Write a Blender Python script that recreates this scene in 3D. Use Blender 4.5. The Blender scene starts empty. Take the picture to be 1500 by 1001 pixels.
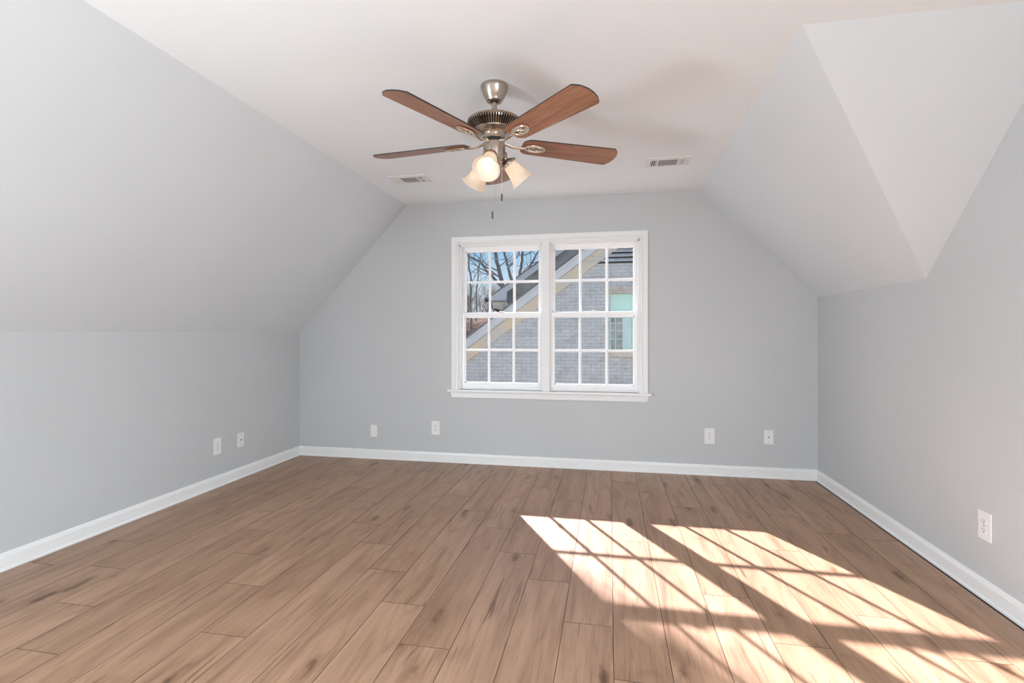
import bpy, bmesh, math, random
from mathutils import Vector, Matrix
PI = math.pi
sc = bpy.context.scene
C = sc.collection

# ------------------------------------------------------------------ camera, sky, sun, lights, exposure
EYE = 1.18
YAW = 0.1902
cam_d = bpy.data.cameras.new('camera')
cam_d.sensor_fit = 'HORIZONTAL'; cam_d.sensor_width = 36.0
cam_d.lens = 36.0 * 742.64 / 1500.0
cam_d.shift_y = -(500.5 - 489.26) / 1500.0
cam_d.clip_start = 0.05; cam_d.clip_end = 300
cam = bpy.data.objects.new('camera', cam_d); C.objects.link(cam)
cam.location = (0, 0, EYE); cam.rotation_euler = (PI / 2, 0, YAW)
sc.camera = cam

w = bpy.data.worlds.new('world'); sc.world = w; w.use_nodes = True
nt = w.node_tree; nt.nodes.clear()
wo = nt.nodes.new('ShaderNodeOutputWorld'); bg = nt.nodes.new('ShaderNodeBackground')
tc = nt.nodes.new('ShaderNodeTexCoord'); sx = nt.nodes.new('ShaderNodeSeparateXYZ')
cr = nt.nodes.new('ShaderNodeValToRGB')
nt.links.new(tc.outputs['Generated'], sx.inputs[0]); nt.links.new(sx.outputs['Z'], cr.inputs[0])
nt.links.new(cr.outputs[0], bg.inputs[0]); nt.links.new(bg.outputs[0], wo.inputs[0])
e = cr.color_ramp.elements
e[0].position = 0.0; e[0].color = (0.80, 0.84, 0.86, 1)
e[1].position = 0.60; e[1].color = (0.10, 0.28, 0.68, 1)
for p_, c_ in ((0.07, (0.76, 0.86, 0.93, 1)), (0.17, (0.30, 0.58, 0.88, 1)), (0.30, (0.18, 0.42, 0.80, 1))):
    k = e.new(p_); k.color = c_
bg.inputs[1].default_value = 1.0

sun_d = bpy.data.lights.new('sun', 'SUN'); sun_d.energy = 35.0; sun_d.angle = math.radians(0.55)
sun_d.color = (0.97, 0.905, 1.0)
sun = bpy.data.objects.new('sun', sun_d); C.objects.link(sun)
SUN = Vector((0.965, -1.72, -1.0)).normalized()
sun.rotation_euler = SUN.to_track_quat('-Z', 'Y').to_euler(); sun.location = (-8, 14, 9)


def fill_light(name, loc, direction, sx_, sy_, power, col=(0.96, 0.98, 1.0)):
    d = bpy.data.lights.new(name, 'AREA'); d.shape = 'RECTANGLE'; d.size = sx_; d.size_y = sy_
    d.energy = power; d.color = col
    o = bpy.data.objects.new(name, d); C.objects.link(o)
    o.location = loc; o.rotation_euler = Vector(direction).to_track_quat('-Z', 'Z').to_euler()
    return o


fill_light('fill_unseen_dormer_window', (1.66, -0.78, 1.42), (-1, 0.0, -0.95), 1.45, 1.16, 215, (0.85, 0.935, 1.0))  # added area lamp in the unseen dormer window, standing in for daylight
fill_light('fill_added_low_window', (-2.985, -0.48, 0.66), (1, 0.10, 0.05), 0.96, 0.72, 150, (0.85, 0.935, 1.0))  # added fill lamp in a made-up low window, brightens the right slope

vs = sc.view_settings
vs.view_transform = 'Standard'; vs.look = 'None'; vs.gamma = 1.0; vs.use_curve_mapping = False
vs.exposure = 0.0
sc.cycles.max_bounces = 12; sc.cycles.diffuse_bounces = 8; sc.cycles.transparent_max_bounces = 16
sc.cycles.sample_clamp_indirect = 6.0


# ------------------------------------------------------------------ materials
def mat(name, col, rough=0.5, metal=0.0, spec=None):
    m = bpy.data.materials.new(name); m.use_nodes = True
    b = m.node_tree.nodes['Principled BSDF']
    b.inputs['Base Color'].default_value = (*col, 1); b.inputs['Roughness'].default_value = rough
    b.inputs['Metallic'].default_value = metal
    if spec is not None: b.inputs['Specular IOR Level'].default_value = spec
    return m


def nodes(m):
    return m.node_tree, m.node_tree.nodes, m.node_tree.links, m.node_tree.nodes['Principled BSDF']


def noise(n, l, vec, scale, detail=3, rough=0.5, dist=0.0):
    t = n.new('ShaderNodeTexNoise'); t.inputs['Scale'].default_value = scale
    t.inputs['Detail'].default_value = detail; t.inputs['Roughness'].default_value = rough
    t.inputs['Distortion'].default_value = dist
    if vec is not None: l.new(vec, t.inputs['Vector'])
    return t.outputs[0]


def ramp(n, l, fac, stops):
    r = n.new('ShaderNodeValToRGB'); l.new(fac, r.inputs[0]); el = r.color_ramp.elements
    el[0].position = stops[0][0]; el[0].color = (*stops[0][1], 1)
    el[1].position = stops[-1][0]; el[1].color = (*stops[-1][1], 1)
    for p_, c_ in stops[1:-1]:
        k = el.new(p_); k.color = (*c_, 1)
    return r.outputs[0]


def mapping(n, l, vec, scale=(1, 1, 1), rot=(0, 0, 0)):
    m = n.new('ShaderNodeMapping'); m.inputs['Scale'].default_value = scale; m.inputs['Rotation'].default_value = rot
    l.new(vec, m.inputs['Vector']); return m.outputs[0]


def coord(n, kind='Object'):
    return n.new('ShaderNodeTexCoord').outputs[kind]


def mixc(n, l, fac, a, b, mode='MIX'):
    m = n.new('ShaderNodeMix'); m.data_type = 'RGBA'; m.blend_type = mode
    for s, v in ((m.inputs['Factor'], fac), (m.inputs['A'], a), (m.inputs['B'], b)):
        if isinstance(v, (int, float)): s.default_value = v
        elif isinstance(v, tuple): s.default_value = (*v, 1)
        else: l.new(v, s)
    return m.outputs['Result']


def bump(n, l, b, height, strength=0.1, dist=0.002):
    k = n.new('ShaderNodeBump'); k.inputs['Strength'].default_value = strength; k.inputs['Distance'].default_value = dist
    l.new(height, k.inputs['Height']); l.new(k.outputs[0], b.inputs['Normal'])


def paint(name, col, rough=0.6):
    m = mat(name, col, rough); t, n, l, b = nodes(m); co = coord(n)
    c = ramp(n, l, noise(n, l, co, 1.3, 2), [(0.3, tuple(x * 0.985 for x in col)), (0.7, tuple(x * 1.01 for x in col))])
    l.new(c, b.inputs['Base Color'])
    bump(n, l, b, noise(n, l, co, 260, 2), 0.06, 0.001)
    return m


M = {}
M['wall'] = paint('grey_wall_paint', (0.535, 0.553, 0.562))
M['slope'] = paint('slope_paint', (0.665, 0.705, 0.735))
M['ceiling'] = paint('white_ceiling_paint', (0.82, 0.86, 0.88), 0.75)
M['trim'] = paint('white_trim_paint', (0.82, 0.83, 0.83), 0.35)
M['sash'] = paint('white_sash_paint', (0.92, 0.92, 0.92), 0.35)
M['plate'] = mat('white_plastic', (0.80, 0.80, 0.79), 0.3)
M['slot'] = mat('dark_slot', (0.03, 0.03, 0.03), 0.6)
M['screw'] = mat('screw_metal', (0.35, 0.34, 0.32), 0.35, 0.8)
M['vent'] = mat('white_enamel', (0.78, 0.77, 0.75), 0.4)
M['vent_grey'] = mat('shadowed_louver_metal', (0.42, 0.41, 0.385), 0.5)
M['dark'] = mat('dark_void', (0.02, 0.02, 0.02), 0.8)
M['seam'] = mat('plank_gap', (0.05, 0.032, 0.022), 0.8)
M['fob'] = mat('dark_fob_metal', (0.10, 0.09, 0.08), 0.4, 0.6)
M['black'] = mat('black_metal', (0.015, 0.015, 0.017), 0.4)
M['nickel'] = mat('brushed_nickel', (0.44, 0.375, 0.315), 0.27, 1.0)
M['nickel_lt'] = mat('polished_nickel', (0.72, 0.66, 0.58), 0.22, 1.0)
M['edge'] = mat('blade_edge', (0.022, 0.014, 0.010), 0.5)

# blade wood
m = mat('blade_wood', (0.27, 0.11, 0.05), 0.33); t, n, l, b = nodes(m)
co = mapping(n, l, coord(n), (2.5, 34, 10))
nz = noise(n, l, co, 1.6, 5, 0.6, 0.8)
l.new(ramp(n, l, nz, [(0.30, (0.175, 0.072, 0.036)), (0.5, (0.285, 0.128, 0.068)), (0.70, (0.37, 0.185, 0.105))]), b.inputs['Base Color'])
M['blade'] = m

# floor planks: UV is (metres across, metres along, shifted at random per plank)
m = mat('oak_laminate', (0.34, 0.22, 0.15), 0.42); t, n, l, b = nodes(m)
uvn = n.new('ShaderNodeUVMap'); uvn.uv_map = 'plank'; uv = uvn.outputs[0]
at = n.new('ShaderNodeAttribute'); at.attribute_name = 'tone'; tone = at.outputs['Fac']
base = ramp(n, l, tone, [(0.0, (0.345, 0.204, 0.124)), (0.5, (0.370, 0.222, 0.138)), (1.0, (0.395, 0.240, 0.152))])
# long soft streaks
g1 = noise(n, l, mapping(n, l, uv, (12, 0.9, 1)), 1.0, 6, 0.62, 0.9)
c1 = ramp(n, l, g1, [(0.28, (0.55, 0.50, 0.47)), (0.42, (0.86, 0.84, 0.82)), (0.54, (1, 1, 1)), (0.72, (1.15, 1.17, 1.19))])
col = mixc(n, l, 0.85, base, c1, 'MULTIPLY')
# fine pores
g2 = noise(n, l, mapping(n, l, uv, (95, 4, 1)), 1.0, 3, 0.6, 0.3)
c2 = ramp(n, l, g2, [(0.36, (0.68, 0.64, 0.61)), (0.50, (1, 1, 1)), (0.64, (1.12, 1.13, 1.14))])
col = mixc(n, l, 0.42, col, c2, 'MULTIPLY')
# cathedral rings
rn = noise(n, l, mapping(n, l, uv, (4.2, 0.8, 1)), 1.0, 1.5, 0.4, 0.5)
ml = n.new('ShaderNodeMath'); ml.operation = 'MULTIPLY'; l.new(rn, ml.inputs[0]); ml.inputs[1].default_value = 42
sn = n.new('ShaderNodeMath'); sn.operation = 'SINE'; l.new(ml.outputs[0], sn.inputs[0])
c3 = ramp(n, l, sn.outputs[0], [(0.0, (1, 1, 1)), (0.65, (0.98, 0.975, 0.97)), (1.0, (0.84, 0.815, 0.79))])
col = mixc(n, l, 0.8, col, c3, 'MULTIPLY')
# knots and dark mineral streaks
vo = n.new('ShaderNodeTexVoronoi'); vo.inputs['Scale'].default_value = 1.0
wp = n.new('ShaderNodeVectorMath'); wp.operation = 'ADD'
nz_ = n.new('ShaderNodeTexNoise'); nz_.inputs['Scale'].default_value = 14; l.new(uv, nz_.inputs['Vector'])
vs_ = n.new('ShaderNodeVectorMath'); vs_.operation = 'SCALE'; l.new(nz_.outputs['Color'], vs_.inputs[0]); vs_.inputs['Scale'].default_value = 0.30
l.new(mapping(n, l, uv, (7, 2.2, 1)), wp.inputs[0]); l.new(vs_.outputs[0], wp.inputs[1])
l.new(wp.outputs[0], vo.inputs['Vector'])
kn = ramp(n, l, vo.outputs['Distance'], [(0.0, (0.26, 0.20, 0.16)), (0.10, (0.50, 0.43, 0.38)), (0.17, (0.86, 0.83, 0.80)), (0.28, (1, 1, 1))])
gate = ramp(n, l, noise(n, l, mapping(n, l, uv, (3, 1.1, 1)), 1.0, 1), [(0.36, (0, 0, 0)), (0.46, (1, 1, 1))])
col = mixc(n, l, gate, col, mixc(n, l, 1.0, col, kn, 'MULTIPLY'))
st = noise(n, l, mapping(n, l, uv, (34, 2.2, 1)), 1.0, 2, 0.5, 1.2)
c4 = ramp(n, l, st, [(0.27, (0.46, 0.39, 0.34)), (0.36, (1, 1, 1))])
col = mixc(n, l, 0.8, col, c4, 'MULTIPLY')
l.new(col, b.inputs['Base Color'])
rr = n.new('ShaderNodeMapRange'); l.new(g1, rr.inputs[0]); rr.inputs[3].default_value = 0.34; rr.inputs[4].default_value = 0.46
b.inputs['Specular IOR Level'].default_value = 0.5
l.new(rr.outputs[0], b.inputs['Roughness'])
bump(n, l, b, g2, 0.10, 0.001)
M['floor'] = m

# window glass: mostly clear with a fresnel reflection
m = bpy.data.materials.new('window_glass'); m.use_nodes = True; t = m.node_tree; n, l = t.nodes, t.links; n.clear()
o_ = n.new('ShaderNodeOutputMaterial'); mx = n.new('ShaderNodeMixShader'); fr = n.new('ShaderNodeFresnel')
fr.inputs[0].default_value = 1.25
tr = n.new('ShaderNodeBsdfTransparent'); tr.inputs[0].default_value = (0.97, 0.985, 0.98, 1)
gl = n.new('ShaderNodeBsdfGlossy'); gl.inputs['Roughness'].default_value = 0.03
l.new(fr.outputs[0], mx.inputs[0]); l.new(tr.outputs[0], mx.inputs[1]); l.new(gl.outputs[0], mx.inputs[2]); l.new(mx.outputs[0], o_.inputs[0])
M['glass'] = m

# frosted lamp shade
m = bpy.data.materials.new('frosted_shade_glass'); m.use_nodes = True; t = m.node_tree; n, l = t.nodes, t.links; n.clear()
o_ = n.new('ShaderNodeOutputMaterial'); mx = n.new('ShaderNodeMixShader'); mx.inputs[0].default_value = 0.4
df = n.new('ShaderNodeBsdfDiffuse'); df.inputs[0].default_value = (0.84, 0.76, 0.66, 1)
tl = n.new('ShaderNodeBsdfTranslucent'); tl.inputs[0].default_value = (1.0, 0.90, 0.78, 1)
l.new(df.outputs[0], mx.inputs[1]); l.new(tl.outputs[0], mx.inputs[2]); l.new(mx.outputs[0], o_.inputs[0])
M['shade'] = m
m = bpy.data.materials.new('lit_bulb'); m.use_nodes = True; t = m.node_tree; n, l = t.nodes, t.links; n.clear()
o_ = n.new('ShaderNodeOutputMaterial'); em = n.new('ShaderNodeEmission'); em.inputs[0].default_value = (1, 0.90, 0.76, 1); em.inputs[1].default_value = 2.9
l.new(em.outputs[0], o_.inputs[0]); M['bulb'] = m

# outside
m = mat('whitewashed_brick', (0.62, 0.63, 0.63), 0.85); t, n, l, b = nodes(m); co = coord(n)
br = n.new('ShaderNodeTexBrick'); br.inputs['Scale'].default_value = 1.0
br.inputs['Brick Width'].default_value = 0.215; br.inputs['Row Height'].default_value = 0.075; br.inputs['Mortar Size'].default_value = 0.010
br.inputs['Mortar Smooth'].default_value = 0.4
br.inputs['Color1'].default_value = (0.48, 0.475, 0.445, 1); br.inputs['Color2'].default_value = (0.53, 0.525, 0.49, 1); br.inputs['Mortar'].default_value = (0.40, 0.395, 0.375, 1)
l.new(mapping(n, l, co, (1, 1, 1), (-PI / 2, 0, 0)), br.inputs['Vector'])
c = mixc(n, l, 0.8, br.outputs['Color'], ramp(n, l, noise(n, l, mapping(n, l, co, (1, 1, 1.6)), 3.2, 5, 0.65), [(0.30, (0.74, 0.73, 0.70)), (0.5, (1, 1, 1)), (0.7, (1.1, 1.1, 1.1))]), 'MULTIPLY')
c = mixc(n, l, 0.5, c, ramp(n, l, noise(n, l, co, 14, 3), [(0.35, (0.80, 0.80, 0.80)), (0.55, (1, 1, 1))]), 'MULTIPLY')
l.new(c, b.inputs['Base Color']); M['brick'] = m


def stained(name, a, b2, scale=2.5, rough=0.8):
    m = mat(name, a, rough); t, n, l, b = nodes(m); co = coord(n)
    l.new(ramp(n, l, noise(n, l, co, scale, 5, 0.6), [(0.38, a), (0.62, b2)]), b.inputs['Base Color'])
    return m


M['board'] = stained('painted_rake_board', (0.52, 0.54, 0.53), (0.60, 0.60, 0.58))
M['tan'] = stained('yellowed_frieze_board', (0.64, 0.51, 0.33), (0.54, 0.50, 0.42), 1.9)
M['stone'] = stained('stained_stone', (0.60, 0.54, 0.44), (0.42, 0.37, 0.29), 6)
M['siding'] = stained('mottled_gable_siding', (0.55, 0.56, 0.54), (0.38, 0.34, 0.26), 1.8)
M['shingle'] = stained('dark_shingle', (0.13, 0.125, 0.12), (0.20, 0.19, 0.18), 12)
M['green'] = stained('pale_green_paint', (0.50, 0.74, 0.60), (0.56, 0.80, 0.66), 3)
M['pane_dark'] = stained('dark_reflecting_pane', (0.10, 0.14, 0.12), (0.26, 0.28, 0.24), 4, 0.25)
M['curtain'] = stained('pale_green_curtain', (0.50, 0.64, 0.57), (0.58, 0.70, 0.63), 4)
M['vslat'] = stained('weathered_vent_slat', (0.62, 0.62, 0.60), (0.48, 0.47, 0.44), 6)
M['bark'] = stained('grey_brown_bark', (0.17, 0.145, 0.125), (0.26, 0.225, 0.195), 5, 0.9)
M['bark2'] = stained('brown_thicket_bark', (0.15, 0.10, 0.075), (0.25, 0.175, 0.13), 5, 0.9)
M['leaf'] = stained('fallen_leaves', (0.26, 0.13, 0.085), (0.42, 0.26, 0.18), 3.0, 0.95)
t, n, l, b = nodes(M['leaf']); co = coord(n)
c = ramp(n, l, noise(n, l, co, 2.2, 6, 0.8), [(0.38, (0.035, 0.024, 0.018)), (0.45, (0.085, 0.055, 0.042)), (0.54, (0.16, 0.115, 0.092)), (0.66, (0.075, 0.056, 0.040))])
l.new(c, b.inputs['Base Color']); b.inputs['Specular IOR Level'].default_value = 0.0
M['dryleaf'] = stained('dry_brown_leaf', (0.30, 0.16, 0.09), (0.20, 0.11, 0.06), 3)


# ------------------------------------------------------------------ mesh helpers
def tag(o, label=None, cat=None, group=None, kind=None):
    if label: o['label'] = label
    if cat: o['category'] = cat
    if group: o['group'] = group
    if kind: o['kind'] = kind
    return o


def obj(name, bm, mats, parent=None, smooth=False, angle=None, loc=None, recalc=True):
    if recalc: bmesh.ops.recalc_face_normals(bm, faces=bm.faces)
    me = bpy.data.meshes.new(name); bm.to_mesh(me); bm.free()
    for k in (mats if isinstance(mats, (list, tuple)) else [mats]): me.materials.append(k)
    if smooth:
        me.shade_smooth()
        if angle: me.set_sharp_from_angle(angle=math.radians(angle))
    o = bpy.data.objects.new(name, me); C.objects.link(o)
    if parent: o.parent = parent
    if loc: o.location = loc
    return o


def empty(name, loc, rz=0.0):
    o = bpy.data.objects.new(name, None); C.objects.link(o); o.location = loc; o.rotation_euler = (0, 0, rz)
    o.empty_display_size = 0.1
    return o


def NB(): return bmesh.new()


def box(bm, x0, x1, y0, y1, z0, z1, mi=0, bev=0.0):
    vs = [bm.verts.new((x, y, z)) for z in (z0, z1) for x, y in ((x0, y0), (x1, y0), (x1, y1), (x0, y1))]
    fs = [bm.faces.new([vs[i] for i in f]) for f in ((0, 3, 2, 1), (4, 5, 6, 7), (0, 1, 5, 4), (1, 2, 6, 5), (2, 3, 7, 6), (3, 0, 4, 7))]
    for f in fs: f.material_index = mi
    if bev:
        ed = list({e for f in fs for e in f.edges})
        r = bmesh.ops.bevel(bm, geom=ed, offset=bev, segments=2, profile=0.5, affect='EDGES')
        for f in r['faces']: f.material_index = mi
    return vs


def prism(bm, pts, off, mi=0):
    """polygon pts (3-D) extruded by the vector off"""
    off = Vector(off); a = [bm.verts.new(p) for p in pts]; b_ = [bm.verts.new(Vector(p) + off) for p in pts]
    fs = [bm.faces.new(a), bm.faces.new(b_[::-1])]
    for i in range(len(a)):
        j = (i + 1) % len(a); fs.append(bm.faces.new((a[j], a[i], b_[i], b_[j])))
    for f in fs: f.material_index = mi
    return a + b_


def lathe(bm, prof, seg=48, mi=0, mat4=None, close=False):
    rings = []
    for r, z in prof:
        if r < 1e-6: rings.append([bm.verts.new((0, 0, z))])
        else: rings.append([bm.verts.new((r * math.cos(2 * PI * k / seg), r * math.sin(2 * PI * k / seg), z)) for k in range(seg)])
    prs = list(zip(rings[:-1], rings[1:]))
    if close: prs.append((rings[-1], rings[0]))
    for a, b_ in prs:
        for k in range(seg):
            j = (k + 1) % seg
            if len(a) == 1 and len(b_) == 1: continue
            if len(a) == 1: f = bm.faces.new((a[0], b_[k], b_[j]))
            elif len(b_) == 1: f = bm.faces.new((a[k], b_[0], a[j]))
            else: f = bm.faces.new((a[k], b_[k], b_[j], a[j]))
            f.material_index = mi
    vs = [v for r in rings for v in r]
    if mat4 is not None: bmesh.ops.transform(bm, matrix=mat4, verts=vs)
    return vs


def tube(bm, pts, rad, seg=8, closed=False, mi=0, cap=True, flat=1.0):
    pts = [Vector(p) for p in pts]; N = len(pts); rings = []
    up = Vector((0, 0, 1))
    prev = None
    for i, p in enumerate(pts):
        if closed: d = pts[(i + 1) % N] - pts[i - 1]
        else: d = pts[min(i + 1, N - 1)] - pts[max(i - 1, 0)]
        d.normalize()
        if prev is None:
            s = d.cross(up)
            if s.length < 0.05: s = d.cross(Vector((0, 1, 0)))
        else:
            s = prev - d * prev.dot(d)
            if s.length < 1e-4: s = d.cross(up)
        s.normalize(); q = s.cross(d); prev = s
        r = rad[i] if isinstance(rad, (list, tuple)) else rad
        rings.append([bm.verts.new(p + s * r * math.cos(2 * PI * k / seg) + q * r * flat * math.sin(2 * PI * k / seg)) for k in range(seg)])
    for i in range(N if closed else N - 1):
        a, b_ = rings[i], rings[(i + 1) % N]
        for k in range(seg):
            j = (k + 1) % seg; f = bm.faces.new((a[k], a[j], b_[j], b_[k])); f.material_index = mi
    if cap and not closed:
        for rg in (rings[0][::-1], rings[-1]):
            f = bm.faces.new(rg); f.material_index = mi
    return [v for r in rings for v in r]


# ------------------------------------------------------------------ room shell
D = 4.465; XL, XR = -2.970, 1.643; REAR = -2.45; H = 2.381; KL, KR = 1.190, 1.472; C1, C2 = -1.860, 0.735
DA, DB = 2.147, 3.048          # dormer slope: meets the ceiling at y = DA, the right wall at y = DB
DC, DD = -1.50, -2.40           # the dormer's other side
WT = 0.16                      # back wall thickness
GZ = -3.0                      # ground outside

def struct(name, bm, m, parent=None, **k):
    o = obj(name, bm, m, parent, **k)
    if parent is None: o['kind'] = 'structure'
    return o

# floor planks
rnd = random.Random(7)
joints = {0: 2.080, 1: 2.955, -1: 2.412, -2: 2.683, 2: 2.70, -3: 3.005, 3: 2.42, 4: 2.09, -4: 2.085, -5: 2.365, -6: 2.653, -7: 2.927, -8: 2.102,
          -9: 2.401, -10: 2.705, -11: 3.00, -12: 2.127, -13: 2.413, 5: 2.99, 6: 2.36, 7: 3.30, 8: 2.05}
bm = NB(); uvl = bm.loops.layers.uv.new('plank'); tl_ = bm.verts.layers.float.new('tone')
gap = 0.0011
for r in range(-15, 9):
    x0 = 0.014 + 0.2 * (r - 1); x1 = x0 + 0.2
    if x1 < XL or x0 > XR: continue
    xa, xb = max(x0 + gap, XL - 0.05), min(x1 - gap, XR + 0.05)
    y = joints.get(r, 2.1) - 1.19 * 4
    while y < D + 0.02:
        ya, yb = max(y + gap, REAR - 0.05), min(y + 1.19 - gap, D + 0.05)
        y += 1.19
        if yb <= ya: continue
        tone = rnd.random(); ox, oy = rnd.uniform(0, 60), rnd.uniform(0, 60)
        vs4 = [bm.verts.new((px, py, pz)) for pz in (0.0, -0.004) for px, py in ((xa, ya), (xb, ya), (xb, yb), (xa, yb))]
        for v in vs4: v[tl_] = tone
        for fi in ((0, 1, 2, 3), (0, 4, 5, 1), (1, 5, 6, 2), (2, 6, 7, 3), (3, 7, 4, 0)):
            f = bm.faces.new([vs4[i] for i in fi])
            f.material_index = 0 if fi == (0, 1, 2, 3) else 1
            for lp in f.loops: lp[uvl].uv = (lp.vert.co.x - x0 + ox, lp.vert.co.y + oy)
box(bm, XL - 0.1, XR + 0.1, REAR - 0.1, D + 0.05, -0.12, -0.004, 1)
struct('floor', bm, [M['floor'], M['seam']], recalc=False)

# ceiling with the flat dormer part
bm = NB()
prism(bm, [(C1 - 0.0, REAR - 0.1, H), (C2, REAR - 0.1, H), (C2, D + WT, H), (C1, D + WT, H)], (0, 0, 0.12))
prism(bm, [(C2, DC, H), (XR + 0.15, DC, H), (XR + 0.15, DA, H), (C2, DA, H)], (0, 0, 0.12))
struct('ceiling', bm, M['ceiling'])
# left slope
nl = Vector((-(H - KL), 0, C1 - XL)).normalized()
bm = NB()
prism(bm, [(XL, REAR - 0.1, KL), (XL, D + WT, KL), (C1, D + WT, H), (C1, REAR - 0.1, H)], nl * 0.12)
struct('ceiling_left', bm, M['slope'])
# right slope: a piece by the back wall and one behind the dormer
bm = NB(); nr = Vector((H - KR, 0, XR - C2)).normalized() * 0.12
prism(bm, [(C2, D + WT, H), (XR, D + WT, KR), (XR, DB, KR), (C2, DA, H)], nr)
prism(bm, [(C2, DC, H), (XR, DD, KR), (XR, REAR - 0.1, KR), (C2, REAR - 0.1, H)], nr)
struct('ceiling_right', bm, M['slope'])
bm = NB()
k_ = (H - KR)
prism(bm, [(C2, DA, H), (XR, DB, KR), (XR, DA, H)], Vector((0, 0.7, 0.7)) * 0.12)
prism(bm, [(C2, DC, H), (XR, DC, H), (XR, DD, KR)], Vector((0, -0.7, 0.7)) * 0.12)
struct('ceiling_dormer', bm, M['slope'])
# left wall with an opening for the added low window
LY0, LY1, LZ0, LZ1 = -1.04, 0.04, 0.28, 1.04
bm = NB()
for ya, yb, za, zb in ((LY1, D + WT, -0.1, KL), (REAR - 0.1, LY0, -0.1, KL), (LY0, LY1, -0.1, LZ0), (LY0, LY1, LZ1, KL)): box(bm, XL - 0.12, XL, ya, yb, za, zb)
struct('wall_left', bm, M['wall'])
# right wall with an opening for the unseen dormer window
DWY0, DWY1, DWZ0, DWZ1 = -1.48, -0.03, 0.80, 2.04
bm = NB()
def rp(pts): prism(bm, [(XR, y, z) for y, z in pts], (0.12, 0, 0))
rp([(D + WT, -0.1), (DWY1, -0.1), (DWY1, H), (DA, H), (DB, KR), (D + WT, KR)])
rp([(DWY1, -0.1), (DWY0, -0.1), (DWY0, DWZ0), (DWY1, DWZ0)])
rp([(DWY1, DWZ1), (DWY0, DWZ1), (DWY0, H), (DWY1, H)])
rp([(DWY0, -0.1), (REAR - 0.1, -0.1), (REAR - 0.1, KR), (DD, KR), (DC, H), (DWY0, H)])
struct('wall_right', bm, M['wall'])
# rear wall behind the camera
bm = NB(); prism(bm, [(x, REAR, z) for x, z in ((XL, -0.1), (XR, -0.1), (XR, KR), (C2, H), (C1, H), (XL, KL))], (0, -0.12, 0))
struct('wall_rear', bm, M['wall'])
# back wall with the double window opening, and its outside face down to the ground
OX0, OX1, OZ0, OZ1 = -1.360, 0.258, 0.668, 2.000
bm = NB()
def bp(pts): prism(bm, [(x, D, z) for x, z in pts], (0, WT - 0.02, 0))
bp([(XL, -0.1), (OX0, -0.1), (OX0, H), (C1, H), (XL, KL)])
bp([(OX0, -0.1), (OX1, -0.1), (OX1, OZ0), (OX0, OZ0)])
bp([(OX0, OZ1), (OX1, OZ1), (OX1, H), (OX0, H)])
bp([(OX1, -0.1), (XR, -0.1), (XR, KR), (C2, H), (OX1, H)])
struct('wall_back', bm, M['wall'])
bm = NB()
def ep(pts): prism(bm, [(x, D + WT - 0.02, z) for x, z in pts], (0, 0.02, 0))
ep([(XL - 1.2, GZ), (OX0, GZ), (OX0, 2.6), (C1 - .2, 2.6), (XL - 1.2, KL)])
ep([(OX0, GZ), (OX1, GZ), (OX1, OZ0), (OX0, OZ0)])
ep([(OX0, OZ1), (OX1, OZ1), (OX1, 2.6), (OX0, 2.6)])
ep([(OX1, GZ), (XR + 1.2, GZ), (XR + 1.2, KR), (C2 + .2, 2.6), (OX1, 2.6)])
struct('wall_exterior', bm, M['brick'])

# baseboards
BP = [(0, 0), (0.019, 0), (0.019, 0.010), (0.013, 0.016), (0.013, 0.068), (0.011, 0.074), (0.009, 0.084), (0.004, 0.088), (0, 0.088)]
def baseboard(name, fn, a, b_):
    bm = NB(); A = [bm.verts.new(fn(a, d, z)) for d, z in BP]; B = [bm.verts.new(fn(b_, d, z)) for d, z in BP]
    bm.faces.new(A); bm.faces.new(B[::-1])
    for i in range(len(BP)):
        j = (i + 1) % len(BP); bm.faces.new((A[j], A[i], B[i], B[j]))
    struct(name, bm, M['trim'])
baseboard('baseboard_left', lambda s, d, z: (XL + d, s, z), REAR, D)
baseboard('baseboard_right', lambda s, d, z: (XR - d, s, z), REAR, D)
baseboard('baseboard_back', lambda s, d, z: (s, D - d, z), XL, XR)
baseboard('baseboard_rear', lambda s, d, z: (s, REAR + d, z), XL, XR)

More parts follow.
